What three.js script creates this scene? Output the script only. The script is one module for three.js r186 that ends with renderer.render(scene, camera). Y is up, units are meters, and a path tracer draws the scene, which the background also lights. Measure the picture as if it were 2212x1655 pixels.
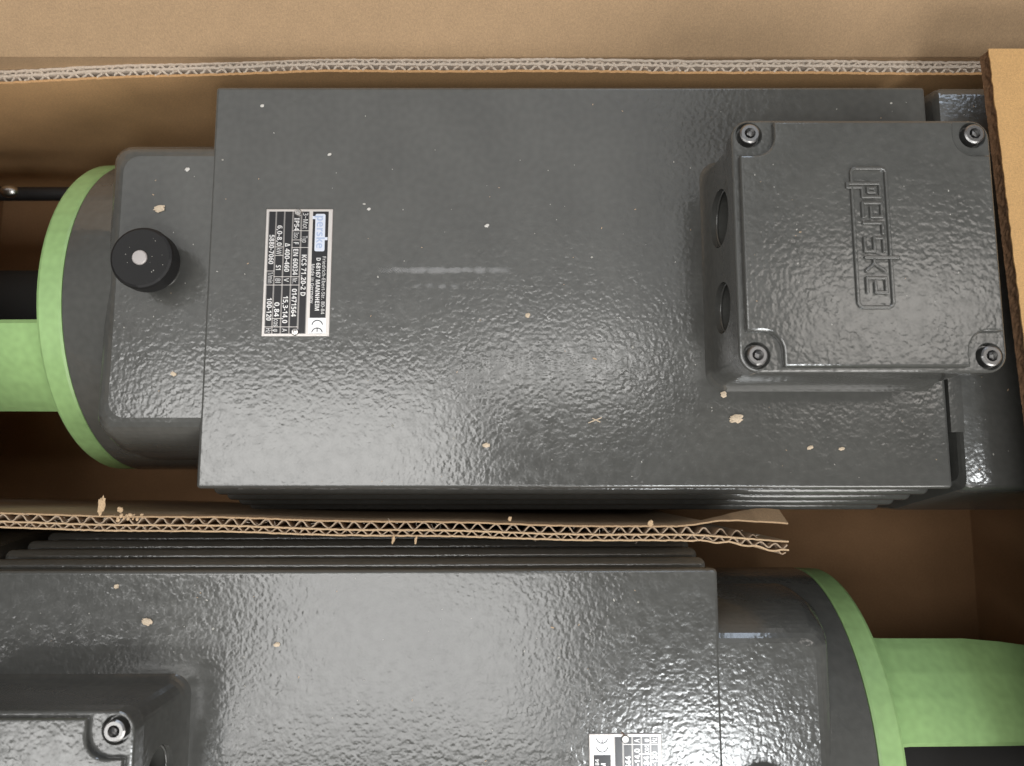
import * as THREE from 'three';
import { RoundedBoxGeometry } from 'three/addons/geometries/RoundedBoxGeometry.js';
import { mergeGeometries, mergeVertices, toCreasedNormals } from 'three/addons/utils/BufferGeometryUtils.js';
import { RectAreaLightUniformsLib } from 'three/addons/lights/RectAreaLightUniformsLib.js';
import { Brush, Evaluator, SUBTRACTION } from 'three-bvh-csg';

/* ------------------------------------------------------------------ camera, light, exposure */
// All shapes are laid out from the top face of the near motor (y = 0 there); H lifts that face above the ground.
const H = 0.195;
const D = 0.36;                                   // lens above the motor's top face
const scene = new THREE.Scene();
const TILT = THREE.MathUtils.degToRad(7.15);
const camera = new THREE.PerspectiveCamera(2 * THREE.MathUtils.radToDeg(Math.atan(827.5 / 1660)), 1024 / 766, 0.01, 30);
camera.position.set(0, H + D, 0);
camera.up.set(0, 0, -1);
camera.lookAt(0, H + D - Math.cos(TILT), -Math.sin(TILT));
camera.focus = 0.362; camera.userData.fStop = 9;

const renderer = new THREE.WebGLRenderer({ antialias: true });
renderer.setSize(1024, 766);
renderer.toneMapping = THREE.LinearToneMapping;
renderer.toneMappingExposure = 1.0;
renderer.shadowMap.enabled = true;
scene.background = new THREE.Color(0.065, 0.063, 0.06);       // dim room light from all round
RectAreaLightUniformsLib.init();

const LAMP_Y = 1.4, K = 1 + LAMP_Y / D;
// [x0, x1, z0, z1] is the patch of the motor's top face in which the lamp is mirrored to the lens (mm), radiance, colour
const LAMPS = [
  [-178, -22, -50, 26, 4.8, [1, 0.985, 0.96], 'broad white ceiling panel mirrored in the lower left of the upper motor'],
  [-122, 24, 30, 128, 3.8, [1, 0.99, 0.975], 'broad white ceiling panel mirrored across the top of the lower motor'],
  [-245, -128, 98, 150, 5.0, [1, 0.99, 0.97], 'white ceiling panel mirrored in the lid of the lower terminal box'],
  [56, 112, 112, 172, 24, [0.96, 0.99, 1], 'brightest cool white ceiling lamp glaring on the lower nameplate'],
  [-18, 66, -64, -44, 6, [1, 0.98, 0.95], 'narrow strip lamp sparkling on the upper motor beside its terminal box'],
  [124, 226, -100, -46, 2.3, [1, 0.92, 0.84], 'added warm panel for the brownish surface mirrored in the lid of the upper terminal box'],  // added glow for a warm brownish surface, not a known lamp
  [-260, 100, -240, -70, 0.3, [0.97, 0.99, 1], 'large dim added panel standing for the ceiling mirrored in the upper left of the upper motor'],  // added glow that lifts the grey of the upper left, no known lamp
];
// windows of the room, well away from the box: centre, width, height, radiance, colour
const WINDOWS = [
  [[1.05, 1.3, 2.0], 1.8, 1.1, 5.6, [1, 0.97, 0.93], 'tall daylight window behind the photographer lighting the rear cardboard flap'],
  [[0.42, 1.35, -1.75], 0.6, 0.8, 4.2, [0.66, 0.8, 1], 'small bluish window glinting on the shoulder of the lower motor'],
];

/* ------------------------------------------------------------------ helpers */
let seed = 7;
const rnd = () => { seed = (seed * 1664525 + 1013904223) >>> 0; return seed / 4294967296; };
const rr = (a, b) => a + (b - a) * rnd();
const V = (x, y, z) => new THREE.Vector3(x, y, z);
const names = {};
function numbered(n) { const k = names[n] = (names[n] ?? -1) + 1; return k ? n + '_' + String(k).padStart(3, '0') : n; }

function perlin(n, size, s0) {                      // tiling gradient noise, n cells over size texels
  let s = s0; const r = () => { s = (s * 1664525 + 1013904223) >>> 0; return s / 4294967296; };
  const gx = new Float32Array(n * n), gy = new Float32Array(n * n);
  for (let i = 0; i < n * n; i++) { const a = r() * 6.2832; gx[i] = Math.cos(a); gy[i] = Math.sin(a); }
  const out = new Float32Array(size * size), f = (t) => t * t * t * (t * (t * 6 - 15) + 10);
  for (let y = 0; y < size; y++) for (let x = 0; x < size; x++) {
    const u = x * n / size, v = y * n / size, i = Math.floor(u), j = Math.floor(v), a = u - i, b = v - j;
    const g = (p, q, dx, dy) => { const k = (q % n) * n + p % n; return gx[k] * dx + gy[k] * dy; };
    const A = f(a), B = f(b);
    const t = g(i, j, a, b) * (1 - A) + g(i + 1, j, a - 1, b) * A, w = g(i, j + 1, a, b - 1) * (1 - A) + g(i + 1, j + 1, a - 1, b - 1) * A;
    out[y * size + x] = t * (1 - B) + w * B;
  }
  return out;
}
function dataTex(size, fn, srgb, metres) {
  const d = new Uint8Array(size * size * 4);
  for (let i = 0; i < size * size; i++) { const c = fn(i); d[i * 4] = c[0]; d[i * 4 + 1] = c[1]; d[i * 4 + 2] = c[2]; d[i * 4 + 3] = 255; }
  const t = new THREE.DataTexture(d, size, size); t.wrapS = t.wrapT = THREE.RepeatWrapping; t.magFilter = THREE.LinearFilter;
  if (srgb) t.colorSpace = THREE.SRGBColorSpace;
  t.repeat.set(1 / metres, 1 / metres); t.needsUpdate = true; return t;
}
const c8 = (v) => Math.max(0, Math.min(255, Math.round(v)));

// planar uv in metres, by the dominant direction of each face
function metreUV(g) {
  g = g.index ? g.toNonIndexed() : g;
  const p = g.attributes.position, uv = new Float32Array(p.count * 2), a = V(), b = V(), c = V(), n = V();
  for (let i = 0; i < p.count; i += 3) {
    a.fromBufferAttribute(p, i); b.fromBufferAttribute(p, i + 1); c.fromBufferAttribute(p, i + 2);
    n.copy(b).sub(a).cross(c.clone().sub(a));
    const ax = Math.abs(n.x), ay = Math.abs(n.y) * 1.2, az = Math.abs(n.z);
    [a, b, c].forEach((q, k) => {
      const [u, v] = ay >= ax && ay >= az ? [q.x, q.z] : ax >= az ? [q.z, q.y] : [q.x, q.y];
      uv[(i + k) * 2] = u; uv[(i + k) * 2 + 1] = v;
    });
  }
  g.setAttribute('uv', new THREE.BufferAttribute(uv, 2));
  return g;
}
function clean(g) { g = g.index ? g.toNonIndexed() : g.clone(); for (const k of Object.keys(g.attributes)) if (!['position', 'normal'].includes(k)) g.deleteAttribute(k); return g; }
const merge = (list) => list.length === 1 ? list[0] : mergeGeometries(list.map(clean), false);

function thing(name, label, category, base, group) {           // base in plate coordinates
  const o = new THREE.Group(); o.name = numbered(name); o.position.set(base[0], base[1] + H, base[2]);
  o.userData = { label, category }; if (group) o.userData.group = group;
  o.base = base; scene.add(o); return o;
}
function part(parent, name, geoms, mat, label) {               // geometry in plate coordinates
  let g = metreUV(merge([].concat(geoms)));
  let o = parent; let b = null; while (o && !b) { b = o.base; o = o.parent; }
  g.translate(-b[0], -b[1], -b[2]);
  const m = new THREE.Mesh(g, mat); m.name = name; m.castShadow = m.receiveShadow = true; if (label) m.userData.label = label;
  parent.add(m); return m;
}
const rbox = (x0, x1, y0, y1, z0, z1, r = 0.002, seg = 3) => new RoundedBoxGeometry(x1 - x0, y1 - y0, z1 - z0, seg, r).translate((x0 + x1) / 2, (y0 + y1) / 2, (z0 + z1) / 2);
const box = (x0, x1, y0, y1, z0, z1) => new THREE.BoxGeometry(x1 - x0, y1 - y0, z1 - z0).translate((x0 + x1) / 2, (y0 + y1) / 2, (z0 + z1) / 2);
const smooth = (g, a = 0.6) => toCreasedNormals(g, a);

function rrect(x0, x1, z0, z1, r, n = 7) {                      // rounded rectangle as a list of [x, z], counter-clockwise seen from above
  const out = [];
  for (const [cx, cz, a0] of [[x1 - r, z1 - r, 0], [x0 + r, z1 - r, 90], [x0 + r, z0 + r, 180], [x1 - r, z0 + r, 270]])
    for (let i = 0; i <= n; i++) { const a = THREE.MathUtils.degToRad(a0 + 90 * i / n); out.push([cx + r * Math.cos(a), cz + r * Math.sin(a)]); }
  return out;
}
// closed solid from rings of equal length; every ring is a list of Vector3, ordered so that the side faces look outwards
function loft(rings, flip = false, crease = 0.55) {
  const n = rings[0].length, pos = [], idx = [];
  for (const r of rings) for (const p of r) pos.push(p.x, p.y, p.z);
  const tri = (a, b, c) => flip ? idx.push(a, c, b) : idx.push(a, b, c);
  for (let k = 0; k + 1 < rings.length; k++) for (let i = 0; i < n; i++) {
    const a = k * n + i, b = k * n + (i + 1) % n, c = a + n, d = b + n; tri(a, c, b); tri(b, c, d);
  }
  const g = new THREE.BufferGeometry(); g.setAttribute('position', new THREE.Float32BufferAttribute(pos, 3)); g.setIndex(idx.splice(0));
  const side = smooth(g, crease), caps = [];
  for (const [k, up] of [[0, false], [rings.length - 1, true]]) {          // flat ends, shaded on their own
    const m = V(), cp = []; rings[k].forEach((p) => m.add(p)); m.multiplyScalar(1 / n);
    for (let i = 0; i < n; i++) { const a = rings[k][i], b = rings[k][(i + 1) % n]; const t3 = (up !== flip) ? [a, m, b] : [b, m, a]; t3.forEach((p) => cp.push(p.x, p.y, p.z)); }
    const c = new THREE.BufferGeometry(); c.setAttribute('position', new THREE.Float32BufferAttribute(cp, 3)); c.computeVertexNormals(); caps.push(c);
  }
  return mergeGeometries([side, ...caps], false);
}
// flat outline [x, z] pushed up from y0 to y1 with a rounded upper edge
function slab(outline, y0, y1, bevel, holes = []) {
  const s = new THREE.Shape(outline.map(([x, z]) => new THREE.Vector2(x, -z)));
  for (const h of holes) s.holes.push(new THREE.Path(h.map(([x, z]) => new THREE.Vector2(x, -z))));
  const g = new THREE.ExtrudeGeometry(s, { depth: y1 - y0 - 2 * bevel, bevelEnabled: bevel > 0, bevelThickness: bevel, bevelSize: bevel, bevelOffset: -bevel, bevelSegments: 3, curveSegments: 8 });
  g.rotateX(-Math.PI / 2); g.translate(0, y0 + bevel, 0);
  const q = smooth(g, 0.7), p = q.attributes.position, nn = q.attributes.normal, a = V(), b = V(), c = V();
  for (let i = 0; i < p.count; i += 3) {                          // the flat faces stay flat
    a.fromBufferAttribute(p, i); b.fromBufferAttribute(p, i + 1).sub(a); c.fromBufferAttribute(p, i + 2).sub(a); b.cross(c).normalize();
    if (Math.abs(b.y) > 0.999) for (let k = 0; k < 3; k++) nn.setXYZ(i + k, 0, Math.sign(b.y), 0);
  }
  return q;
}
// cylinder along x
const rod = (x0, x1, r, y, z, n = 48, r2 = r) => new THREE.CylinderGeometry(r2, r, x1 - x0, n).rotateZ(-Math.PI / 2).translate((x0 + x1) / 2, y, z);
const lathe = (pts, x, z, n = 56) => smooth(new THREE.LatheGeometry(pts.map(([r, y]) => new THREE.Vector2(r, y)), n).translate(x, 0, z), 0.5);
// thin sheet standing on edge: path of [x, z, top, lean] ; thickness t ; hangs down by depth
function sheet(path, t, depth) {
  const pos = [], idx = [], n = path.length;
  for (let i = 0; i < n; i++) {
    const a = path[Math.max(0, i - 1)], b = path[Math.min(n - 1, i + 1)], [x, z, top, lean = 0, dp = depth] = path[i];
    const dx = b[0] - a[0], dz = b[1] - a[1], l = Math.hypot(dx, dz) || 1, nx = -dz / l * t / 2, nz = dx / l * t / 2;
    pos.push(x - nx, top, z - nz, x + nx, top, z + nz, x + nx, top - dp, z + nz + lean, x - nx, top - dp, z - nz + lean);
  }
  for (let i = 0; i + 1 < n; i++) for (let k = 0; k < 4; k++) {
    const a = i * 4 + k, b = i * 4 + (k + 1) % 4, c = a + 4, d = b + 4; idx.push(a, b, c, b, d, c);
  }
  idx.push(0, 2, 1, 0, 3, 2); const e = (n - 1) * 4; idx.push(e, e + 1, e + 2, e, e + 2, e + 3);
  const g = new THREE.BufferGeometry(); g.setAttribute('position', new THREE.Float32BufferAttribute(pos, 3)); g.setIndex(idx);
  return smooth(g, 0.7);
}

function crumbGeo(w, l, hgt, turn, s) {
  seed = s; const g = mergeVertices(new THREE.IcosahedronGeometry(0.5, 2).deleteAttribute('uv').deleteAttribute('normal')); const p = g.attributes.position;
  for (let i = 0; i < p.count; i++) { const k = 1 + rr(-0.34, 0.34); p.setXYZ(i, p.getX(i) * k * w, p.getY(i) * hgt, p.getZ(i) * k * l); }
  const f = g.toNonIndexed(); f.computeVertexNormals(); return f.rotateY(turn);
}

/* ------------------------------------------------------------------ materials */
const S = 1024, TS = 0.16;
const n1 = perlin(70, S, 11), n2 = perlin(126, S, 23), n3 = perlin(9, S, 5), n5 = perlin(15, S, 77);
const hammer = dataTex(S, (i) => { const a = n1[i], b = n2[i]; const m = 0.95 + 0.75 * n5[i]; const v = 128 + 165 * m * (a * 0.75 + b * 0.45) - 60 * m * Math.max(0, b - 0.12) + 26 * n3[i]; const k = c8(v); return [k, k, k]; }, false, TS);
const paintRough = dataTex(512, (() => { const p = perlin(26, 512, 3), q = perlin(120, 512, 4); return (i) => { const k = c8(255 * (0.165 + 0.08 * p[i] + 0.05 * q[i])); return [k, k, k]; }; })(), false, 0.13);
const paintCol = dataTex(512, (() => { const p = perlin(7, 512, 31), q = perlin(60, 512, 32); return (i) => { const k = 1 + 0.07 * p[i] + 0.06 * q[i]; return [c8(232 * k), c8(232 * k), c8(230 * k)]; }; })(), true, 0.2);
const M = {};
M.paint = new THREE.MeshPhysicalMaterial({ name: 'grey hammer paint', color: new THREE.Color().setRGB(0.116, 0.116, 0.110), map: paintCol, roughness: 1, roughnessMap: paintRough, bumpMap: hammer, bumpScale: 0.000112, ior: 1.75 });
M.paintDark = M.paint.clone(); M.paintDark.color.setRGB(0.05, 0.05, 0.05);
M.green = new THREE.MeshPhysicalMaterial({ name: 'green paint', color: new THREE.Color().setRGB(0.37, 0.585, 0.24), map: paintCol, roughness: 0.42, bumpMap: hammer, bumpScale: 0.00006 });
M.black = new THREE.MeshStandardMaterial({ color: new THREE.Color().setRGB(0.008, 0.0075, 0.0075), roughness: 0.62, bumpMap: hammer, bumpScale: 0.00003 });
M.screw = new THREE.MeshStandardMaterial({ color: new THREE.Color().setRGB(0.36, 0.355, 0.35), metalness: 1, roughness: 0.36 });
M.steel = new THREE.MeshStandardMaterial({ color: new THREE.Color().setRGB(0.62, 0.60, 0.58), metalness: 1, roughness: 0.3 });
M.darkSteel = new THREE.MeshStandardMaterial({ color: new THREE.Color().setRGB(0.016, 0.014, 0.014), metalness: 0.1, roughness: 0.55 });
M.shaft = new THREE.MeshStandardMaterial({ color: new THREE.Color().setRGB(0.010, 0.009, 0.0085), roughness: 0.85 });
M.dull = new THREE.MeshStandardMaterial({ color: new THREE.Color().setRGB(0.50, 0.465, 0.45), metalness: 0.3, roughness: 0.5 });
const kA = perlin(14, 512, 41), kB = perlin(90, 512, 42), kC = perlin(220, 512, 43), kD = perlin(4, 512, 44);
function cardMap(r, g, b) { return dataTex(512, (i) => { const k = 1 + 0.025 * kA[i] + 0.06 * kB[i] + 0.13 * kC[i] + 0.02 * kD[i] - (((i * 2654435761) >>> 0) % 1009 < 3 ? 0.16 : 0); return [c8(r * k), c8(g * k), c8(b * k)]; }, true, 0.11); }
const cardBump = dataTex(512, (i) => { const k = c8(128 + 70 * kC[i] + 60 * kB[i] + 40 * kA[i]); return [k, k, k]; }, false, 0.11);
M.card = new THREE.MeshStandardMaterial({ name: 'brown cardboard', map: cardMap(178, 149, 116), roughness: 0.92, bumpMap: cardBump, bumpScale: 0.00012 });
M.cardPale = new THREE.MeshStandardMaterial({ name: 'pale cut cardboard', map: cardMap(196, 168, 134), roughness: 0.95, bumpMap: cardBump, bumpScale: 0.00015 });
M.cardGrey = new THREE.MeshStandardMaterial({ name: 'greyish fluting paper', map: cardMap(172, 152, 130), roughness: 0.95, bumpMap: cardBump, bumpScale: 0.00015 });
M.cardLiner = new THREE.MeshStandardMaterial({ name: 'yellow-brown liner board', map: cardMap(202, 160, 113), roughness: 0.93, bumpMap: cardBump, bumpScale: 0.0001 });
M.cardWhite = new THREE.MeshStandardMaterial({ name: 'pale grey cut paper', map: cardMap(206, 192, 176), roughness: 0.95, bumpMap: cardBump, bumpScale: 0.0002 });
M.cardShade = new THREE.MeshStandardMaterial({ name: 'inner cardboard with shade in its colour', map: cardMap(154, 118, 84), roughness: 0.92, bumpMap: cardBump, bumpScale: 0.00012 });  // same board as the flaps, darkened to stand in for shade inside the box
M.cardEdge = new THREE.MeshStandardMaterial({ name: 'rough board edge', map: cardMap(128, 98, 72), roughness: 0.97, bumpMap: cardBump, bumpScale: 0.0003 });
M.crumb = new THREE.MeshStandardMaterial({ map: cardMap(212, 194, 170), roughness: 0.95 });
M.dust = new THREE.MeshStandardMaterial({ color: new THREE.Color().setRGB(0.66, 0.64, 0.6), roughness: 0.9 });
M.lamp = new THREE.MeshStandardMaterial({ color: 0xffffff, emissive: 0xffffff, emissiveIntensity: 0.6 });
M.lampDim = new THREE.MeshStandardMaterial({ color: 0xffffff, emissive: 0xffffff, emissiveIntensity: 0.2 });
M.lampBody = new THREE.MeshStandardMaterial({ color: 0xdddddd, roughness: 0.6 });

/* ------------------------------------------------------------------ lamps and added panels overhead */
for (const [x0, x1, z0, z1, L, col, label] of LAMPS) {
  const f = K / 1000, w = (x1 - x0) * f, d = (z1 - z0) * f, cx = (x0 + x1) / 2 * f, cz = (z0 + z1) / 2 * f;
  const t = thing('ceiling_light', label, 'ceiling light', [cx, LAMP_Y, cz]);
  part(t, 'housing', box(cx - w / 2 - 0.01, cx + w / 2 + 0.01, LAMP_Y + 0.012, LAMP_Y + 0.04, cz - d / 2 - 0.01, cz + d / 2 + 0.01), M.lampBody);
  part(t, 'diffuser', box(cx - w / 2, cx + w / 2, LAMP_Y + 0.004, LAMP_Y + 0.011, cz - d / 2, cz + d / 2), L < 1 ? M.lampDim : M.lamp);
  const l = new THREE.RectAreaLight(new THREE.Color(...col), L, w, d); l.name = 'lamp';
  l.rotation.x = -Math.PI / 2; t.add(l);
}

for (const [at, w, h, L, col, label] of WINDOWS) {
  const t = thing('window', label, 'window', at), g = (x0, x1, y0, y1, z0, z1) => box(x0 + at[0], x1 + at[0], y0 + at[1], y1 + at[1], z0 + at[2], z1 + at[2]);
  part(t, 'pane', g(-w / 2, w / 2, -h / 2, h / 2, -0.006, 0), M.lamp);
  part(t, 'frame', [g(-w / 2 - 0.05, -w / 2, -h / 2 - 0.05, h / 2 + 0.05, -0.04, 0.01), g(w / 2, w / 2 + 0.05, -h / 2 - 0.05, h / 2 + 0.05, -0.04, 0.01), g(-w / 2, w / 2, h / 2, h / 2 + 0.05, -0.04, 0.01), g(-w / 2, w / 2, -h / 2 - 0.05, -h / 2, -0.04, 0.01)], M.lampBody);
  const l = new THREE.RectAreaLight(new THREE.Color(...col), L, w, h); l.name = 'daylight'; l.position.z = 0.006; l.rotation.y = Math.PI; t.add(l);
  t.lookAt(0, H, 0);
}

/* ------------------------------------------------------------------ cardboard box */
const FLOOR = -0.1872, XL = -0.376, XR = 0.322, ZB = -0.2197, ZF = 0.272, RIM = -0.0192, TH = 0.007;
{
  const t = thing('cardboard_box', 'open brown corrugated cardboard box holding both grey motors', 'cardboard box', [-0.027, FLOOR - TH, 0.025]);
  const bp = part(t, 'bottom_panel', [box(XL, XR, FLOOR - TH, FLOOR, ZB, ZF)], M.cardShade);
  part(t, 'wall', box(XL - TH, XR + TH, FLOOR - TH, RIM, ZB - TH, ZB), M.card);
  part(t, 'wall', box(XL - TH, XR + TH, FLOOR - TH, RIM, ZF, ZF + TH), M.cardShade);
  part(t, 'wall', box(XL - TH, XL, FLOOR - TH, RIM, ZB, ZF), M.cardShade);
  part(t, 'wall', box(XR, XR + TH, FLOOR - TH, RIM, ZB, ZF), M.cardShade);
  // back flap, opened up and away
  const back = [];
  const A = THREE.MathUtils.degToRad(52), nx = 46, ny = 10, L = 0.24;
  const ring = (u) => { const out = []; for (let i = 0; i <= nx; i++) { const x = XL - TH + (XR - XL + 2 * TH) * i / nx; const bow = 0.0012 * Math.sin(x * 17 + 1) + 0.0008 * Math.sin(x * 41); out.push([x, bow]); } return out; };
  const pos = [], idx = [];
  for (const side of [0, 1]) for (let j = 0; j <= ny; j++) {
    const s = L * j / ny;
    for (const [x, bow] of ring()) { const o = side * TH; pos.push(x, RIM + 0.001 + s * Math.sin(A) - o * Math.cos(A), ZB - s * Math.cos(A) - o * Math.sin(A) + bow * Math.min(1, s / 0.03)); }
  }
  const W = nx + 1, N = W * (ny + 1);
  for (let j = 0; j < ny; j++) for (let i = 0; i < nx; i++) { const a = j * W + i; idx.push(a, a + 1, a + W, a + 1, a + W + 1, a + W); idx.push(N + a, N + a + W, N + a + 1, N + a + 1, N + a + W, N + a + W + 1); }
  const edge = (a, b) => idx.push(a, N + a, b, b, N + a, N + b);
  for (let i = 0; i < nx; i++) { edge(i, i + 1); edge(ny * W + i + 1, ny * W + i); }
  for (let j = 0; j < ny; j++) { edge((j + 1) * W, j * W); edge(j * W + nx, (j + 1) * W + nx); }
  const g = new THREE.BufferGeometry(); g.setAttribute('position', new THREE.Float32BufferAttribute(pos, 3)); g.setIndex(idx); g.computeVertexNormals();
  part(t, 'flap', smooth(g, 0.5), M.card);
  // right flap, lying level over the end of the upper motor; its cut edge faces the terminal box
  part(t, 'flap', slab([[-0.42, -0.2], [-0.281, -0.2], [-0.285, 0.262], [-0.42, 0.262]].reverse(), 0.026, 0.033, 0), M.card, 'unseen end flap put in to shade the shaft end of the upper motor');  // left flap, out of view, placed to darken the left end inside
  const y1 = 0.03, y0 = y1 - 0.0068;
  const q = (x, z) => [x, z];
  const out = [q(0.2182, -0.1957)];
  for (let i = 1; i < 150; i++) { const z = -0.1957 + 0.4557 * i / 150; out.push([0.2182 + (z + 0.1957) * 0.0378 + rr(-0.00025, 0.00025), z]); }
  out.push([0.2354, 0.26], [0.36, 0.26], [0.36, -0.1957]);
  const liner = (yy0, yy1) => slab(out, yy0, yy1, 0);
  const fl = part(t, 'flap', liner(y1 - 0.0007, y1), new THREE.MeshStandardMaterial({ name: 'bright cardboard', map: cardMap(196, 156, 104), roughness: 0.92, bumpMap: cardBump, bumpScale: 0.0001 }), 'yellow-brown end flap lying over the end of the motor');
  {                                                 // torn, fibrous cut edge
    const nz = 620, ny = 9, pos = [], idx = [];
    for (let i = 0; i <= nz; i++) for (let j = 0; j <= ny; j++) {
      const z = -0.1954 + 0.45 * i / nz, y = y0 + (y1 - 0.0004 - y0) * j / ny, mid = Math.sin(Math.PI * j / ny);
      const flute = Math.sin(z * 2 * Math.PI / 0.0079 + (j > 4 ? 0 : 2)) * 0.0003 * mid;
      pos.push(0.2182 + (z + 0.1954) * 0.0378 + 0.0006 * mid + flute + rr(-0.00042, 0.00042) * (0.35 + mid), y + rr(-0.0001, 0.0001), z);
    }
    for (let i = 0; i < nz; i++) for (let j = 0; j < ny; j++) { const a = i * (ny + 1) + j; idx.push(a, a + ny + 1, a + 1, a + 1, a + ny + 1, a + ny + 2); }
    const g = new THREE.BufferGeometry(); g.setAttribute('position', new THREE.Float32BufferAttribute(pos, 3)); g.setIndex(idx); g.computeVertexNormals();
    part(fl, 'cut_edge', [g, box(0.2246, 0.36, y0 + 0.0005, y1 - 0.0008, -0.195, -0.05), box(0.2365, 0.36, y0 + 0.0005, y1 - 0.0008, -0.05, 0.259)], M.cardEdge);
  }
  part(fl, 'lower_liner', liner(y0, y0 + 0.0004), M.cardEdge);
}

/* double-wall board standing on edge: three liners and two flutes, cut edge up */
function board(t, zc, top, x0, x1, cSide, mats, end, depth, thick = 1, paper = 0.0007, rough = 1) {
  // zc(x): middle line ; top(x): height of the cut edge ; cSide: side (-1 or 1 in z) of the coarse flute
  const cH = 0.0037 * thick, bH = 0.0025 * thick, lt = paper;
  const offs = [cSide * cH, 0, -cSide * bH];       // liners relative to the inner liner
  const shift = -cSide * (cH - bH) / 2;
  const n = Math.ceil((x1 - x0) / 0.0018);
  offs.forEach((o, k) => {
    const path = [];
    for (let i = 0; i <= n; i++) { const x = x0 + (x1 - x0) * i / n; path.push(end(k, x, [x, zc(x) + shift + o + rr(-0.00012, 0.00012), top(x) + rr(-0.0003, 0.0003), 0, depth])); }
    part(t, 'liner', sheet(path, lt, depth), mats[k]);
  });
  [[0, 1, 0.0080, cH], [1, 2, 0.0062, bH]].forEach(([a, b, pitch, h], w) => {
    const path = [], ph0 = rr(0, 6); let ph = ph0; const st = pitch / 12;
    for (let x = x0; x <= x1; x += st) {
      ph += 2 * Math.PI / 12 * rr(0.78, 1.22);
      const s = 0.5 + 0.5 * Math.max(-1, Math.min(1, (0.98 + 0.16 * rough * Math.sin(x * 431 + w) * Math.sin(x * 173 + 2 * w)) * Math.sin(ph)));
      const z = offs[a] + (offs[b] - offs[a]) * (0.07 + 0.86 * s);
      path.push(end(3 + w, x, [x, zc(x) + shift + z, top(x) - 0.0004 + rr(-0.0005, 0.0003) * rough, 0, depth]));
    }
    part(t, 'flute', sheet(path, paper * 0.82, depth), mats[3 + w]);
  });
}
const lerp = (x, list) => { if (x <= list[0][0]) return list[0][1]; for (let i = 1; i < list.length; i++) if (x <= list[i][0]) { const [a, b] = [list[i - 1], list[i]]; return a[1] + (b[1] - a[1]) * (x - a[0]) / (b[0] - a[0]); } return list[list.length - 1][1]; };
{
  const t = thing('cardboard_divider', 'torn double-wall cardboard strip standing on edge between the two motors', 'cardboard divider', [-0.1, FLOOR, 0.022]);
  const zc = (x) => 0.0185 + lerp(x, [[-0.4, -0.0025], [-0.23, 0.0000], [-0.12, 0.0020], [-0.02, 0.0042], [0.085, 0.0060], [0.125, 0.0085]]) + 0.0003 * Math.sin(x * 60);
  const top = (x) => 0.010 + 0.0006 * Math.sin(x * 37);
  const smoothstep = (a, b, x) => { const u = Math.max(0, Math.min(1, (x - a) / (b - a))); return u * u * (3 - 2 * u); };
  const dep = 0.01 - FLOOR - 0.0005;
  board(t, zc, top, -0.374, 0.124, -1, [M.card, M.cardPale, M.cardPale, M.cardGrey, M.cardGrey], (k, x, p) => {
    const f = smoothstep(0.072, 0.12, x);
    p[4] = dep;
    if (k === 0) { p[1] -= 0.0085 * f; p[3] = 0; if (x > 0.088) { p[4] = 0.013 - (x - 0.088) * 0.05; p[3] = -0.0055 * smoothstep(0.088, 0.118, x); p[1] += 0.0040 * smoothstep(0.088, 0.118, x); } }
    if (k === 3) { p[1] += f * (0.0016 - 0.0012); p[2] -= 0.004 * smoothstep(0.08, 0.1, x); if (x > 0.106) p[1] += (x - 0.106) * 0.35; }
    if (k === 2) { p[1] += 0.0016 * smoothstep(0.1, 0.119, x) + 0.0006 * Math.sin(x * 500) * smoothstep(0.07, 0.1, x); }
    if (k === 4) p[1] += 0.0009 * smoothstep(0.1, 0.119, x);
    if (x > 0.09) p[4] = Math.min(p[4], 0.02 + (0.13 - x) * 4.6);
    return p;
  }, dep);
  // loose shreds of paper along the cut
  const sh = [];
  for (const [x, z, len, w] of [[-0.1845, 0.0118, 0.0066, 0.0040], [-0.176, 0.0135, 0.002, 0.003], [-0.053, 0.0265, 0.0032, 0.0016], [-0.043, 0.027, 0.003, 0.0014], [0.062, 0.0195, 0.0022, 0.003], [-0.001, 0.0175, 0.0016, 0.002]]) {
    const g = crumbGeo(w * 0.75, len * 1.25, 0.0011, rr(-0.35, 0.5), 900 + sh.length * 31); seed = 5000 + sh.length;
    sh.push(g.rotateX(0.25).translate(x, 0.0106, z));
  }
  for (const g of sh) part(t, 'paper_shred', g, M.cardPale);
  const fib = []; for (let i = 0; i < 170; i++) { const x = rr(-0.26, 0.118), l = rr(0.0007, 0.0024), r0 = rr(0.00006, 0.00013); fib.push(new THREE.CylinderGeometry(r0 * 0.5, r0, l, 4).translate(0, l / 2, 0).rotateX(rr(-1.5, 1.5)).rotateY(rr(0, 6)).translate(x, 0.0096, zc(x) + rr(-0.0036, 0.0034))); }
  const fo = part(t, 'torn_fibre', fib, M.cardWhite); fo.userData.kind = 'stuff';
  const clump = []; for (let i = 0; i < 16; i++) clump.push(new THREE.IcosahedronGeometry(rr(0.0004, 0.0009), 1).scale(1.4, 0.6, 1).rotateY(rr(0, 3)).translate(-0.172 + rr(-0.006, 0.006), 0.0096 + rr(-0.0004, 0.0006), 0.0175 + rr(-0.0018, 0.001)));
  part(t, 'paper_pulp', clump, M.cardPale);
}
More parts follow.
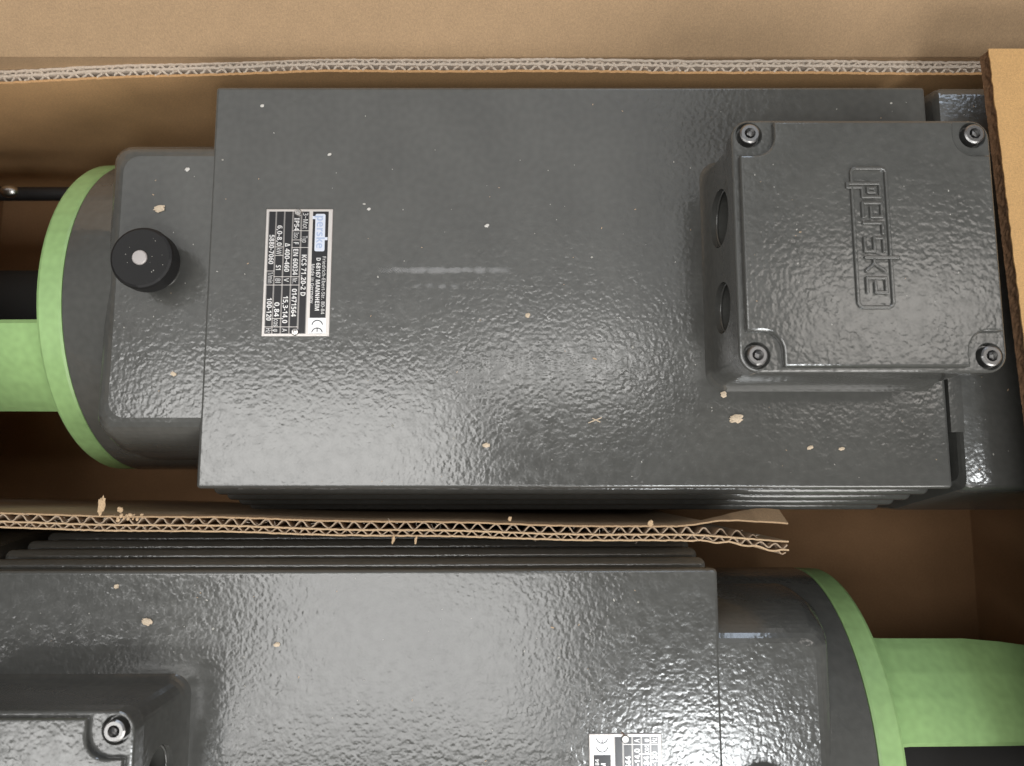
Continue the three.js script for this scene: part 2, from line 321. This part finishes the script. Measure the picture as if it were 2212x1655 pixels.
{
  const t = thing('cardboard_liner', 'double-wall cardboard liner standing against the rear wall of the box', 'cardboard liner', [-0.02, FLOOR, -0.2155]);
  const zc = (x) => -0.2158 + 0.0005 * Math.sin(x * 14);
  const top = (x) => -0.0195 - lerp(x, [[-0.3, 0.0125], [-0.26, 0.0105], [-0.2, 0.006], [-0.1, 0.0012], [0, 0], [0.1, 0.0004], [0.26, 0.003]]) + 0.0004 * Math.sin(x * 50);
  board(t, zc, top, -0.372, 0.3, 1, [M.cardLiner, M.cardWhite, M.cardWhite, M.cardWhite, M.cardWhite], (k, x, p) => { if (k !== 0) p[1] += rr(-0.00022, 0.00022); return p; }, -0.0195 - FLOOR - 0.0135, 1.04, 0.0013, 1.8);
}

/* ------------------------------------------------------------------ nameplate print */
function plateTexture() {
  const w = 1250, h = 640, c = document.createElement('canvas'); c.width = w; c.height = h; const g = c.getContext('2d');
  const silver = '#d8d2cd', ink = '#17161a', light = '#e6e4e2';
  g.fillStyle = silver; g.fillRect(0, 0, w, h);
  // header
  g.fillStyle = ink; g.fillRect(26, 40, w - 52, 150);
  g.fillStyle = '#dfe5f2'; g.beginPath(); g.roundRect(50, 70, 372, 96, 16); g.fill();
  g.fillRect(72, 160, 30, 34); g.fillRect(282, 44, 30, 34);
  g.fillStyle = '#b4c4e2'; g.font = 'bold 104px sans-serif'; g.textBaseline = 'alphabetic'; g.save(); g.translate(62, 150); g.scale(0.98, 1); g.fillText('perske', 0, 0); g.restore();
  g.fillStyle = light;
  const tx = (s, u, y, wid, px, bold = '') => { g.font = bold + ' ' + px + 'px sans-serif'; const m = g.measureText(s).width; g.save(); g.translate(u * w, y); g.scale(wid * w / m, 1); g.fillText(s, 0, 0); g.restore(); };
  tx('Friedrich-Ebert-Str. 80-84', 0.375, 86, 0.455, 46); tx('D 68167 MANNHEIM', 0.385, 144, 0.42, 58, 'bold'); tx('Made in Germany', 0.435, 190, 0.31, 44);
  g.fillStyle = '#f4f4f4'; g.fillRect(w - 178, 36, 150, 164);
  g.strokeStyle = '#26262a'; g.lineWidth = 10;
  g.beginPath(); g.arc(w - 104, 116, 50, Math.PI * 0.55, Math.PI * 1.45); g.stroke();
  g.beginPath(); g.arc(w - 30, 116, 50, Math.PI * 0.55, Math.PI * 1.45); g.stroke(); g.beginPath(); g.moveTo(w - 80, 116); g.lineTo(w - 44, 116); g.stroke();
  // rows
  const rows = [[226, 70], [304, 74], [384, 74], [464, 74], [544, 66]];
  for (const [y, hh] of rows) { g.fillStyle = '#8f8b88'; g.fillRect(26, y - 4, w - 52, hh + 8); g.fillStyle = ink; g.fillRect(26, y + 4, w - 52, hh - 8); }
  g.fillStyle = light;
  const R = (k, s, u, wid, bold = 'bold') => tx(s, u, rows[k][0] + rows[k][1] - 12, wid, 66, bold);
  R(0, '3~Mot', 0.03, 0.13, ''); R(0, 'Typ', 0.215, 0.055, ''); R(0, 'KCS 71.20-2 D', 0.36, 0.33);
  R(1, 'IP54', 0.07, 0.105); R(1, 'Iso', 0.187, 0.05, ''); R(1, 'F', 0.262, 0.022); R(1, 'EN 60034', 0.315, 0.21); R(1, 'Nr.', 0.545, 0.045, ''); R(1, '01471564', 0.63, 0.22);
  R(2, '\u0394', 0.272, 0.03); R(2, '400-460', 0.315, 0.185); R(2, 'V', 0.548, 0.03, ''); R(2, '15,3-14,0', 0.685, 0.215); R(2, 'A', 0.94, 0.025, '');
  R(3, '6,0-8,0', 0.13, 0.165); R(3, 'kW', 0.308, 0.055, ''); R(3, 'S1', 0.445, 0.045); R(3, 'Bl', 0.548, 0.04, ''); R(3, '0,84', 0.735, 0.115); R(3, 'cos', 0.867, 0.058, ''); R(3, '\u03C6', 0.942, 0.025, '');
  R(4, '5880-7060', 0.205, 0.235); R(4, '1/min', 0.50, 0.09, ''); R(4, '100-120', 0.70, 0.18); R(4, 'Hz', 0.935, 0.038, '');
  g.fillStyle = silver;
  for (const [u, a, b] of [[0.172, 0, 1], [0.245, 1, 1], [0.305, 0, 1], [0.30, 3, 3], [0.368, 3, 3], [0.535, 1, 3], [0.49, 4, 4], [0.6, 1, 4], [0.86, 3, 3], [0.925, 1, 4]])
    g.fillRect(u * w, rows[a][0] - 4, 6, rows[b][0] + rows[b][1] - rows[a][0] + 8);
  g.fillRect(0, 200, w, 18); g.strokeStyle = silver; g.lineWidth = 52; g.strokeRect(0, 0, w, h);
  const t = new THREE.CanvasTexture(c); t.colorSpace = THREE.SRGBColorSpace; t.anisotropy = 8; return t;
}
M.plate = new THREE.MeshPhysicalMaterial({ name: 'printed metal plate', map: plateTexture(), metalness: 0.5, roughness: 0.36, clearcoat: 1, clearcoatRoughness: 0.16 });

/* ------------------------------------------------------------------ motor */
const AX = { y: -0.09, z: -0.0946 };
const B = { x0: -0.147, x1: 0.205, z0: -0.1935, z1: 0.0043 };
function makeMotor() {
  const t = thing('electric_motor', 'upper grey electric motor showing its black knob and whole terminal box', 'electric motor', [0.03, FLOOR, AX.z], 'grey electric motors packed in the box');
  const P = (n, g, m = M.paint, l) => part(t, n, g, m, l);
  // finned housing
  const cz = (B.z0 + B.z1) / 2, hw = (B.z1 - B.z0) / 2;
  P('housing', [rbox(B.x0, B.x1, -0.0095, 0, B.z0, B.z1, 0.0019, 4), box(B.x0 + 0.004, B.x1 - 0.004, -0.178, -0.005, cz - 0.078, cz + 0.078), rbox(B.x0, B.x1, -0.187, -0.178, B.z0, B.z1, 0.0028, 3)]);
  for (let k = 1; k <= 9; k++) {
    const y = -0.0175 * k - 0.001, w = hw + 0.0031 * Math.min(k, 4, 10 - k + 0.001);
    for (const s of [-1, 1]) { const a = cz + s * 0.07, b = cz + s * w; P('cooling_fin', rbox(B.x0 + 0.0003, B.x1 - 0.0003, y - 0.0085, y, Math.min(a, b), Math.max(a, b), 0.0036, 5)); }
  }
  // end cover beyond the slot
  const sec = (inset) => {
    const pts = [], prof = [[hw, 0], [hw + 0.0035, -0.02], [hw + 0.0125, -0.07], [hw + 0.0125, -0.117], [hw + 0.0035, -0.167], [hw, -0.187]];
    const poly = [...prof, ...prof.slice().reverse().map(([a, b]) => [-a, b])];
    const R = 0.005, n = poly.length;
    for (let i = 0; i < n; i++) {
      const p = poly[i], a = poly[(i + n - 1) % n], b = poly[(i + 1) % n], la = Math.hypot(a[0] - p[0], a[1] - p[1]), lb = Math.hypot(b[0] - p[0], b[1] - p[1]), ra = Math.min(R, la * 0.45), rb = Math.min(R, lb * 0.45);
      for (let q = 0; q <= 5; q++) { const u = q / 5, A = [p[0] + (a[0] - p[0]) * ra / la, p[1] + (a[1] - p[1]) * ra / la], Bq = [p[0] + (b[0] - p[0]) * rb / lb, p[1] + (b[1] - p[1]) * rb / lb];
        pts.push([(1 - u) ** 2 * A[0] + 2 * u * (1 - u) * p[0] + u * u * Bq[0], (1 - u) ** 2 * A[1] + 2 * u * (1 - u) * p[1] + u * u * Bq[1]]); }
    }
    const my = -0.0935;
    return pts.map(([z, y]) => { const l = Math.hypot(z, y - my); const f = (l - inset) / l; return [cz + z * f, my + (y - my) * f]; });
  };
  const ringAt = (x, inset) => sec(inset).map(([z, y]) => V(x, y, z));
  P('end_cover', loft([ringAt(0.2105, 0.006), ringAt(0.2108, 0.0026), ringAt(0.2118, 0.0008), ringAt(0.2138, 0), ringAt(0.309, 0), ringAt(0.313, 0.003), ringAt(0.314, 0.007)], true, 0.6));
  P('end_ring', [box(0.2061, 0.2128, -0.175, -0.0004, -0.17, -0.0220), box(0.2040, 0.2107, -0.17, -0.014, cz - 0.08, cz + 0.08)]);
  // drive end shield: round shell with a flat square pad on top
  const shell = []; for (const [x, r] of [[-0.2172, 0.0862], [-0.2166, 0.0884], [-0.2150, 0.0889], [-0.1468, 0.0889]]) { const ring = []; for (let i = 0; i < 96; i++) { const a = i / 96 * Math.PI * 2; ring.push(V(x, AX.y + r * Math.cos(a), AX.z + r * Math.sin(a))); } shell.push(ring); }
  P('end_shield', [loft(shell, true, 0.6), (() => {
    const rings = []; for (const [y, d] of [[-0.09, -0.015], [-0.032, -0.0085], [-0.0085, -0.0018], [-0.0058, -0.0007], [-0.0036, 0.0006], [-0.0018, 0.0023], [-0.0007, 0.0044], [-0.0003, 0.0066]]) rings.push(rrect(-0.1968 + d, -0.138, -0.1640 + d, -0.0222 - d, 0.008 - Math.min(0, d) * 0.6).map(([x, z]) => V(x, y, z)));
    return loft(rings, false, 0.6);
  })()]);
  // green bell housing: ring, arms, outer ring
  const disc = []; for (const [x, r] of [[-0.2302, 0.05], [-0.2302, 0.0855], [-0.2295, 0.0875], [-0.2280, 0.0884], [-0.2184, 0.0886], [-0.2173, 0.0880], [-0.2170, 0.05]]) { const ring = []; for (let i = 0; i < 96; i++) { const a = i / 96 * Math.PI * 2; ring.push(V(x, AX.y + r * Math.cos(a), AX.z + r * Math.sin(a))); } disc.push(ring); }
  P('mounting_flange', loft(disc, true, 0.5), M.green);
  const arm = (a0, a1) => {                        // shell segment, flaring where it meets the ring
    const rings = [];
    for (const [x, grow, out] of [[-0.2285, 0.04, 0.0022], [-0.2312, 0.02, 0.0010], [-0.2345, 0.008, 0.0003], [-0.2390, 0.003, 0], [-0.282, 0, 0], [-0.300, -0.028, 0], [-0.318, -0.075, 0], [-0.336, -0.13, 0], [-0.366, -0.19, 0]]) {
      const ring = [], n = 22, A0 = a0 - Math.max(grow, grow * 0.12), A1 = a1 + grow, e = 0.0018;
      const ro = 0.0752 + out, ri = 0.0625 - out * 0.5;
      for (let i = 0; i <= n; i++) { const u = i / n, a = A0 + (A1 - A0) * u, dr = (i === 0 || i === n) ? e : 0; ring.push(V(x, AX.y + (ro - dr) * Math.cos(a), AX.z + (ro - dr) * Math.sin(a))); if (i === 0) ring.push(V(x, AX.y + ro * Math.cos(a + e / ro), AX.z + ro * Math.sin(a + e / ro))); if (i === n - 1) ring.push(V(x, AX.y + ro * Math.cos(A1 - e / ro), AX.z + ro * Math.sin(A1 - e / ro))); }
      for (let i = n; i >= 0; i--) { const a = A0 + (A1 - A0) * i / n; ring.push(V(x, AX.y + ri * Math.cos(a), AX.z + ri * Math.sin(a))); }
      rings.push(ring);
    }
    return loft(rings, false, 0.5);
  };
  const R = THREE.MathUtils.degToRad;
  P('arm', arm(R(12), R(53)), M.green);
  P('shaft', [rod(-0.365, -0.229, 0.029, AX.y, AX.z), rod(-0.246, -0.229, 0.034, AX.y, AX.z)], M.shaft);  // dark shaft, widened and blackened to stand in for the shade around it
  P('tie_rod', [rod(-0.35, -0.229, 0.0042, -0.09, -0.1725, 24)], M.darkSteel);
  P('glint_ball', new THREE.SphereGeometry(0.0038, 24, 16).scale(1.5, 1, 1).translate(-0.3035, -0.0862, -0.1725), M.steel);  // polished ball added to catch a glint on the rod
  // black knob on its collar
  const kx = -0.1690, kz = -0.1003;
  const knob = P('knob', lathe([[0, 0.0095], [0.0128, 0.0095], [0.0139, 0.0104], [0.0144, 0.012], [0.0145, 0.0185], [0.0140, 0.0197], [0.0130, 0.0203], [0.004, 0.0201], [0, 0.0201]], kx, kz), M.black, 'black round plastic knob with a pale stud in its middle');
  part(knob, 'stud', lathe([[0, 0.019], [0.0034, 0.019], [0.0034, 0.0208], [0.0030, 0.0212], [0, 0.0213]], kx - 0.0003, kz + 0.0002, 32), M.dull);
  part(knob, 'stem', lathe([[0, 0.011], [0.0052, 0.011], [0.0052, -0.001], [0, -0.001]], kx, kz, 32), M.black);
  P('collar', lathe([[0.004, 0.0032], [0.0068, 0.0032], [0.0080, 0.0026], [0.0088, 0.0012], [0.0093, -0.0015]], kx, kz), M.paint);
  // terminal box
  const X0 = 0.0936, X1 = 0.203, Z0 = -0.152, Z1 = -0.0432;
  const rings = []; for (const [y, d] of [[-0.002, 0.0030], [0.0002, 0.0020], [0.001, 0.0011], [0.0022, 0.0004], [0.0045, -0.0002], [0.030, -0.0013], [0.0392, -0.0014]]) rings.push(rrect(X0 - d, X1 + d * 0.2 - 0.002, Z0 - d, Z1 + d, 0.009).map(([x, z]) => V(x, y, z)));
  const ev = new Evaluator(); ev.attributes = ['position', 'normal'];
  const prep = (g) => { g = g.index ? g.toNonIndexed() : g; g.deleteAttribute('uv'); return new Brush(g); };
  let b = prep(loft(rings, false, 0.6));
  const holes = [[-0.1180, 0.0132], [-0.0765, 0.0116]];
  for (const [z, r] of holes) { const c = prep(rod(X0 - 0.02, X0 + 0.012, r, 0.0215, z, 40)); b.updateMatrixWorld(); c.updateMatrixWorld(); b = ev.evaluate(b, c, SUBTRACTION); }
  const tb = P('terminal_box', b.geometry);
  for (const [z, r] of holes) part(tb, 'cable_opening', new THREE.TorusGeometry(r - 0.0006, 0.0006, 8, 44).rotateY(Math.PI / 2).translate(X0 + 0.0032, 0.0215, z), M.paint);
  const SC = [[0.1007, -0.1453], [0.1958, -0.1452], [0.1003, -0.0503], [0.1957, -0.0500]];
  let lb = prep(slab(rrect(X0 - 0.0004, X1, Z0, Z1, 0.008), 0.0398, 0.0488, 0.0011));
  for (const [x, z] of SC) { const c = prep(new THREE.CylinderGeometry(0.0066, 0.0049, 0.006, 32).translate(x, 0.0489, z)); lb.updateMatrixWorld(); c.updateMatrixWorld(); lb = ev.evaluate(lb, c, SUBTRACTION); }
  const lid = P('lid', [lb.geometry, (() => {
    const i = 0.0022, c = 0.0148, r = 0.0085, x0 = X0 + i, x1 = X1 - i, z0 = Z0 + i, z1 = Z1 - i, pts = [];
    const notch = (cx, cz, sx, sz, rev) => { const a = []; a.push([cx + sx * c, cz]); for (let k = 0; k <= 7; k++) { const w = k / 7 * Math.PI / 2; a.push([cx + sx * (c - r + r * Math.cos(w)), cz + sz * (c - r + r * Math.sin(w))]); } a.push([cx, cz + sz * c]); return rev ? a.reverse() : a; };
    pts.push(...notch(x1, z1, -1, -1, true), ...notch(x0, z1, 1, -1, false), ...notch(x0, z0, 1, 1, true), ...notch(x1, z0, -1, 1, false));
    return slab(pts.reverse(), 0.0480, 0.0520, 0.0009);
  })()]);
  // round seats and cap screws in the corners
  for (const [x, z] of SC) {
    const sc = new THREE.CylinderGeometry(0.0019, 0.0019, 0.004, 6, 1, true);
    part(lid, 'screw', [lathe([[0.0021, 0.0492], [0.0023, 0.0508], [0.0036, 0.0508], [0.0042, 0.0503], [0.0043, 0.0495], [0.0043, 0.046]], x, z, 36), lathe([[0, 0.0484], [0.0012, 0.0484], [0.0023, 0.0492]], x, z, 6), sc.translate(x, 0.0497, z).deleteAttribute('uv') && metreUV(sc)], M.screw);
  }
  // raised lettering, read from top to bottom of the picture
  const st = [], sx = 0.1416, sz = -0.1290, y0 = 0.0514, y1 = 0.0531, w = 0.0015;
  const stroke = (a, c) => { const [s0, t0] = a, [s1, t1] = c, dx = (t1 - t0) / 1000, dz = (s1 - s0) / 1000, l = Math.hypot(dx, dz); const g = new RoundedBoxGeometry(w, y1 - y0, l + w * 0.9, 3, 0.0006); g.rotateY(Math.atan2(dx, dz)); g.translate(sx + (t0 + t1) / 2000, (y0 + y1) / 2 + st.length * 2e-6, sz + (s0 + s1) / 2000); st.push(g); };
  const poly = (...p) => { for (let i = 0; i + 1 < p.length; i++) stroke(p[i], p[i + 1]); };
  poly([6.2, 0], [1.6, 0], [0.4, 0.6], [0, 2], [0, 12.6], [0.4, 13.8], [1.6, 14.4], [37.2, 14.4]);
  poly([39.4, 14.4], [57.4, 14.4], [58.6, 13.8], [59.2, 12.6], [59.2, 1.8], [58.6, 0.6], [57.4, 0], [8.2, 0]);
  poly([6.6, -1.9], [6.6, 11.6], [12.4, 11.6], [12.4, 4.2], [8.2, 4.2], [8.2, -1.9], [6.6, -1.9]); poly([8.6, 6.6], [10.4, 6.6], [10.4, 9.4], [8.6, 9.4], [8.6, 6.6]);
  poly([21, 4], [15, 4], [15, 11.8], [21, 11.8], [21, 7.4], [17, 7.4]); 
  poly([23.6, 4], [23.6, 11.8], [28, 11.8]);
  poly([30, 4], [35.6, 4], [35.6, 7.9], [30, 7.9], [30, 11.8], [35.6, 11.8]);
  poly([38.3, 4], [38.3, 17.4]); poly([38.6, 7.4], [41, 7.4], [44, 4]); poly([41, 7.4], [44, 11.6]);
  poly([53, 4], [47, 4], [47, 11.8], [53, 11.8], [53, 7.4], [49, 7.4]);
  part(lid, 'raised_lettering', st, M.paint);
  // nameplate
  const nx0 = -0.1192, nx1 = -0.0868, nz0 = -0.1302, nz1 = -0.0674;
  const np = P('nameplate', rbox(nx0, nx1, -0.0002, 0.0007, nz0, nz1, 0.0004, 2), M.plate);
  const p = np.geometry.attributes.position, uv = np.geometry.attributes.uv;
  for (let i = 0; i < p.count; i++) uv.setXY(i, (p.getZ(i) + t.base[2] - nz0) / (nz1 - nz0), (p.getX(i) + t.base[0] - nx0) / (nx1 - nx0));
  for (const [x, z] of [[-0.1036, -0.1282], [-0.1030, -0.0695]]) part(np, 'rivet', lathe([[0, 0.0011], [0.0006, 0.0012], [0.0009, 0.0017], [0.0014, 0.0016], [0.0018, 0.0010], [0.0019, 0.0005]], x, z, 24), M.steel);
  // pale scuff rubbed into the paint
  {
    const cw = 512, ch = 96, c = document.createElement('canvas'); c.width = cw; c.height = ch; const g = c.getContext('2d'); g.fillStyle = '#000'; g.fillRect(0, 0, cw, ch);
    seed = 99; g.filter = 'none';
    for (let i = 0; i < 420; i++) { const x = 20 + 440 * Math.pow(rnd(), 0.9), env = Math.sin(Math.PI * Math.min(1, (x - 10) / 470)), gap = [[64, 3], [102, 3], [126, 4], [180, 4], [252, 5], [301, 6], [343, 5], [386, 8]].some(([c0, w0]) => Math.abs(x - c0) < w0); if (gap) continue; g.fillStyle = `rgba(255,255,255,${0.3 * env})`; g.beginPath(); g.ellipse(x, 20 + rr(-5, 5), rr(4, 14), rr(2, 7), 0, 0, 7); g.fill(); }
    for (let i = 0; i < 60; i++) { g.fillStyle = 'rgba(255,255,255,0.16)'; g.beginPath(); g.ellipse([150, 196, 232, 236, 280][i % 5] + rr(-12, 12), 62 + rr(-5, 5), rr(3, 10), rr(2, 5), 0, 0, 7); g.fill(); }
    const d = g.getImageData(0, 0, cw, ch); for (let i = 0; i < cw * ch; i++) { const k = 0.55 + 0.45 * rnd(); for (let q = 0; q < 3; q++) d.data[i * 4 + q] *= k * 0.5; } g.putImageData(d, 0, 0);
    const tex = new THREE.CanvasTexture(c);
    const m = new THREE.MeshStandardMaterial({ color: new THREE.Color().setRGB(0.5, 0.5, 0.5), roughness: 0.7, alphaMap: tex, transparent: true });
    const s = P('scuff_mark', new THREE.PlaneGeometry(0.0725, 0.0180).rotateX(-Math.PI / 2).translate(-0.0305, 0.00022, -0.0945), m);
    const sp = s.geometry.attributes.position, su = s.geometry.attributes.uv; let lo = [9, 9], hi = [-9, -9];
    for (let i = 0; i < sp.count; i++) { lo = [Math.min(lo[0], sp.getX(i)), Math.min(lo[1], sp.getZ(i))]; hi = [Math.max(hi[0], sp.getX(i)), Math.max(hi[1], sp.getZ(i))]; }
    for (let i = 0; i < sp.count; i++) su.setXY(i, (sp.getX(i) - lo[0]) / (hi[0] - lo[0]), 1 - (sp.getZ(i) - lo[1]) / (hi[1] - lo[1]));
  }
  return t;
}
const m1 = makeMotor();
const m2 = m1.clone(); m2.name = numbered('electric_motor'); scene.add(m2);
m2.userData = { label: 'lower grey electric motor turned round, cut off by the bottom edge', category: 'electric motor', group: m1.userData.group };
m2.position.set(-0.0525 - m1.base[0], m1.base[1] + H, 0.0455 - m1.base[2]); m2.rotation.y = Math.PI + 0.003;

/* ------------------------------------------------------------------ crumbs and dust */
function back(px, py, h) { const a = (px - 1106) / 1660, b = (py - 827.5) / 1660, t = (D - h) / (Math.cos(TILT) + b * Math.sin(TILT)); return [a * t, t * (b * Math.cos(TILT) - Math.sin(TILT))]; }
// places found on the two tops: where it lies, size in mm, what it is
const CRUMBS = [
  [345, 452, -0.0003, 5.2, 3.2, 0.3, 'largest pale crumb on the round-ended pad, just above the black knob'],
  [1590, 905, 0, 6.0, 3.6, 0.2, 'big torn flake of cardboard below the corner of the upper terminal box'],
  [1563, 853, 0, 2.6, 2.8, 0.5, 'small tan crumb at the lower left foot of the upper terminal box'],
  [1050, 962, 0, 3.2, 1.8, 0.1, 'orange-tan crumb on the edge of the bright reflection of the upper motor'],
  [1140, 682, 0, 2.2, 2.2, 0.9, 'single tan crumb right of the pale scuff on the upper motor'],
  [375, 808, -0.0003, 2.6, 1.8, -0.4, 'small tan crumb on the pad below the black knob'],
  [405, 367, -0.0003, 2.2, 1.8, 0.4, 'white fleck on the pad near the upper corner of the end shield'],
  [318, 1343, 0, 4.6, 2.8, -0.3, 'largest pale crumb on the lower motor, upper left of its terminal box'],
  [598, 1393, 0, 2.7, 1.9, 0.2, 'tan crumb in the grey middle of the lower motor'],
  [252, 1267, 0, 2.2, 1.9, 0.6, 'tan crumb nearest the fins of the lower motor'],
  [1750, 967, 0, 2.6, 1.7, 0.4, 'left one of two pinkish crumbs below the upper terminal box'],
  [1818, 970, 0, 2.6, 1.4, 0.1, 'right one of two pinkish crumbs below the upper terminal box'],
  [1052, 488, 0, 2.0, 1.6, 0.2, 'white fleck in the plain middle of the upper motor'],
  [567, 229, 0, 1.7, 1.6, 0.2, 'white fleck near the upper left corner of the upper motor'],
  [712, 334, 0, 1.7, 1.2, 0.5, 'white fleck above the nameplate of the upper motor'],
  [797, 452, 0, 1.6, 1.2, 0.2, 'white fleck just right of the nameplate of the upper motor'],
];
CRUMBS.forEach(([px, py, h, w, l, turn, label], i) => {
  const [x, z] = back(px, py, h), hg = Math.min(w, l) * 0.00042;
  const t = thing('paper_crumb', label, 'paper crumb', [x, h, z]);
  part(t, 'crumb', crumbGeo(w / 1000, l / 1000, hg, turn, 100 + i * 17).translate(x, h + hg * 0.42, z), label.startsWith('white') ? M.dust : M.crumb);
});
{
  const [x, z] = back(1285, 908, 0); const t = thing('wood_splinter', 'crossed pale splinters lying left of the big flake on the upper motor', 'splinter', [x, 0, z]);
  for (const [a, l] of [[0.38, 0.0068], [-0.45, 0.0042]]) part(t, 'sliver', new THREE.CylinderGeometry(0.00022, 0.0003, l, 6).rotateZ(Math.PI / 2).rotateY(a).translate(x + (a < 0 ? 0.0006 : 0), 0.0004 + (a < 0 ? 0.0003 : 0), z), M.crumb);
}
{
  const [x, z] = back(1349, 1588, 0.0008); const t = thing('wood_splinter', 'thin brown splinter on the top rim of the lower nameplate', 'splinter', [x, 0.0008, z]);
  part(t, 'sliver', new THREE.CylinderGeometry(0.00018, 0.00028, 0.0042, 6).rotateZ(Math.PI / 2).rotateY(-0.75).translate(x, 0.0011, z), M.cardEdge);
}
{
  // dust sprinkled over both tops: nobody could count it
  seed = 4242; const spots = [];
  const free = (x, z) => !(x > 0.088 && z < -0.036 && z > -0.158) && !(x > -0.122 && x < -0.084 && z > -0.133 && z < -0.064);
  const put = (x, y, z, s, c) => spots.push([x, y, z, s, c]);
  for (let i = 0; i < 130; i++) { const x = rr(-0.144, 0.202), z = rr(-0.19, 0.001); if (free(x, z)) put(x, 0, z, rnd() < 0.12 ? rr(0.0009, 0.0014) : rr(0.00025, 0.0007), rnd()); }
  for (let i = 0; i < 16; i++) put(rr(-0.190, -0.152), -0.0003, rr(-0.16, -0.026), rr(0.0003, 0.0008), rnd());
  for (let i = 0; i < 40; i++) { const x = rr(0.1, 0.196), z = rr(-0.132, -0.06); if (x < 0.138 || x > 0.16) put(x, 0.052, z, rr(0.0002, 0.0007), rnd()); }
  for (let i = 0; i < 40; i++) put(rr(0.216, 0.235), 0, rr(-0.19, 0), rr(0.0003, 0.0009), rnd());
  for (let i = 0; i < 90; i++) { const x = rr(-0.255, 0.09), z = rr(0.044, 0.14); if (!(x < -0.135 && z > 0.082) && !(x > 0.03 && x < 0.07 && z > 0.106)) put(x, 0, z, rnd() < 0.1 ? rr(0.0008, 0.0013) : rr(0.00025, 0.0007), rnd()); }
  for (let i = 0; i < 12; i++) { const a = rr(0, 6.28), q = rr(0.0045, 0.0122); put(-0.169 + q * Math.cos(a), 0.0202, -0.1003 + q * Math.sin(a), rr(0.00025, 0.0006), rnd() * 0.3); }
  const g = new THREE.IcosahedronGeometry(0.5, 0).scale(1, 0.3, 0.75), im = new THREE.InstancedMesh(g, M.dust, spots.length), o = new THREE.Object3D(), col = new THREE.Color();
  im.name = 'dust'; im.userData = { label: 'pale dust specks scattered over both motor tops', category: 'dust', kind: 'stuff' };
  spots.forEach(([x, y, z, s, c], i) => { o.position.set(x, y + H + s * 0.1, z); o.rotation.set(0, c * 20, 0); o.scale.set(s * (0.8 + c), s, s * (1.4 - c * 0.6)); o.updateMatrix(); im.setMatrixAt(i, o.matrix); im.setColorAt(i, c < 0.75 ? col.setRGB(0.5 + 0.5 * c, 0.5 + 0.5 * c, 0.48 + 0.5 * c) : col.setRGB(0.85, 0.62, 0.42)); });
  scene.add(im);
}
renderer.render(scene, camera);
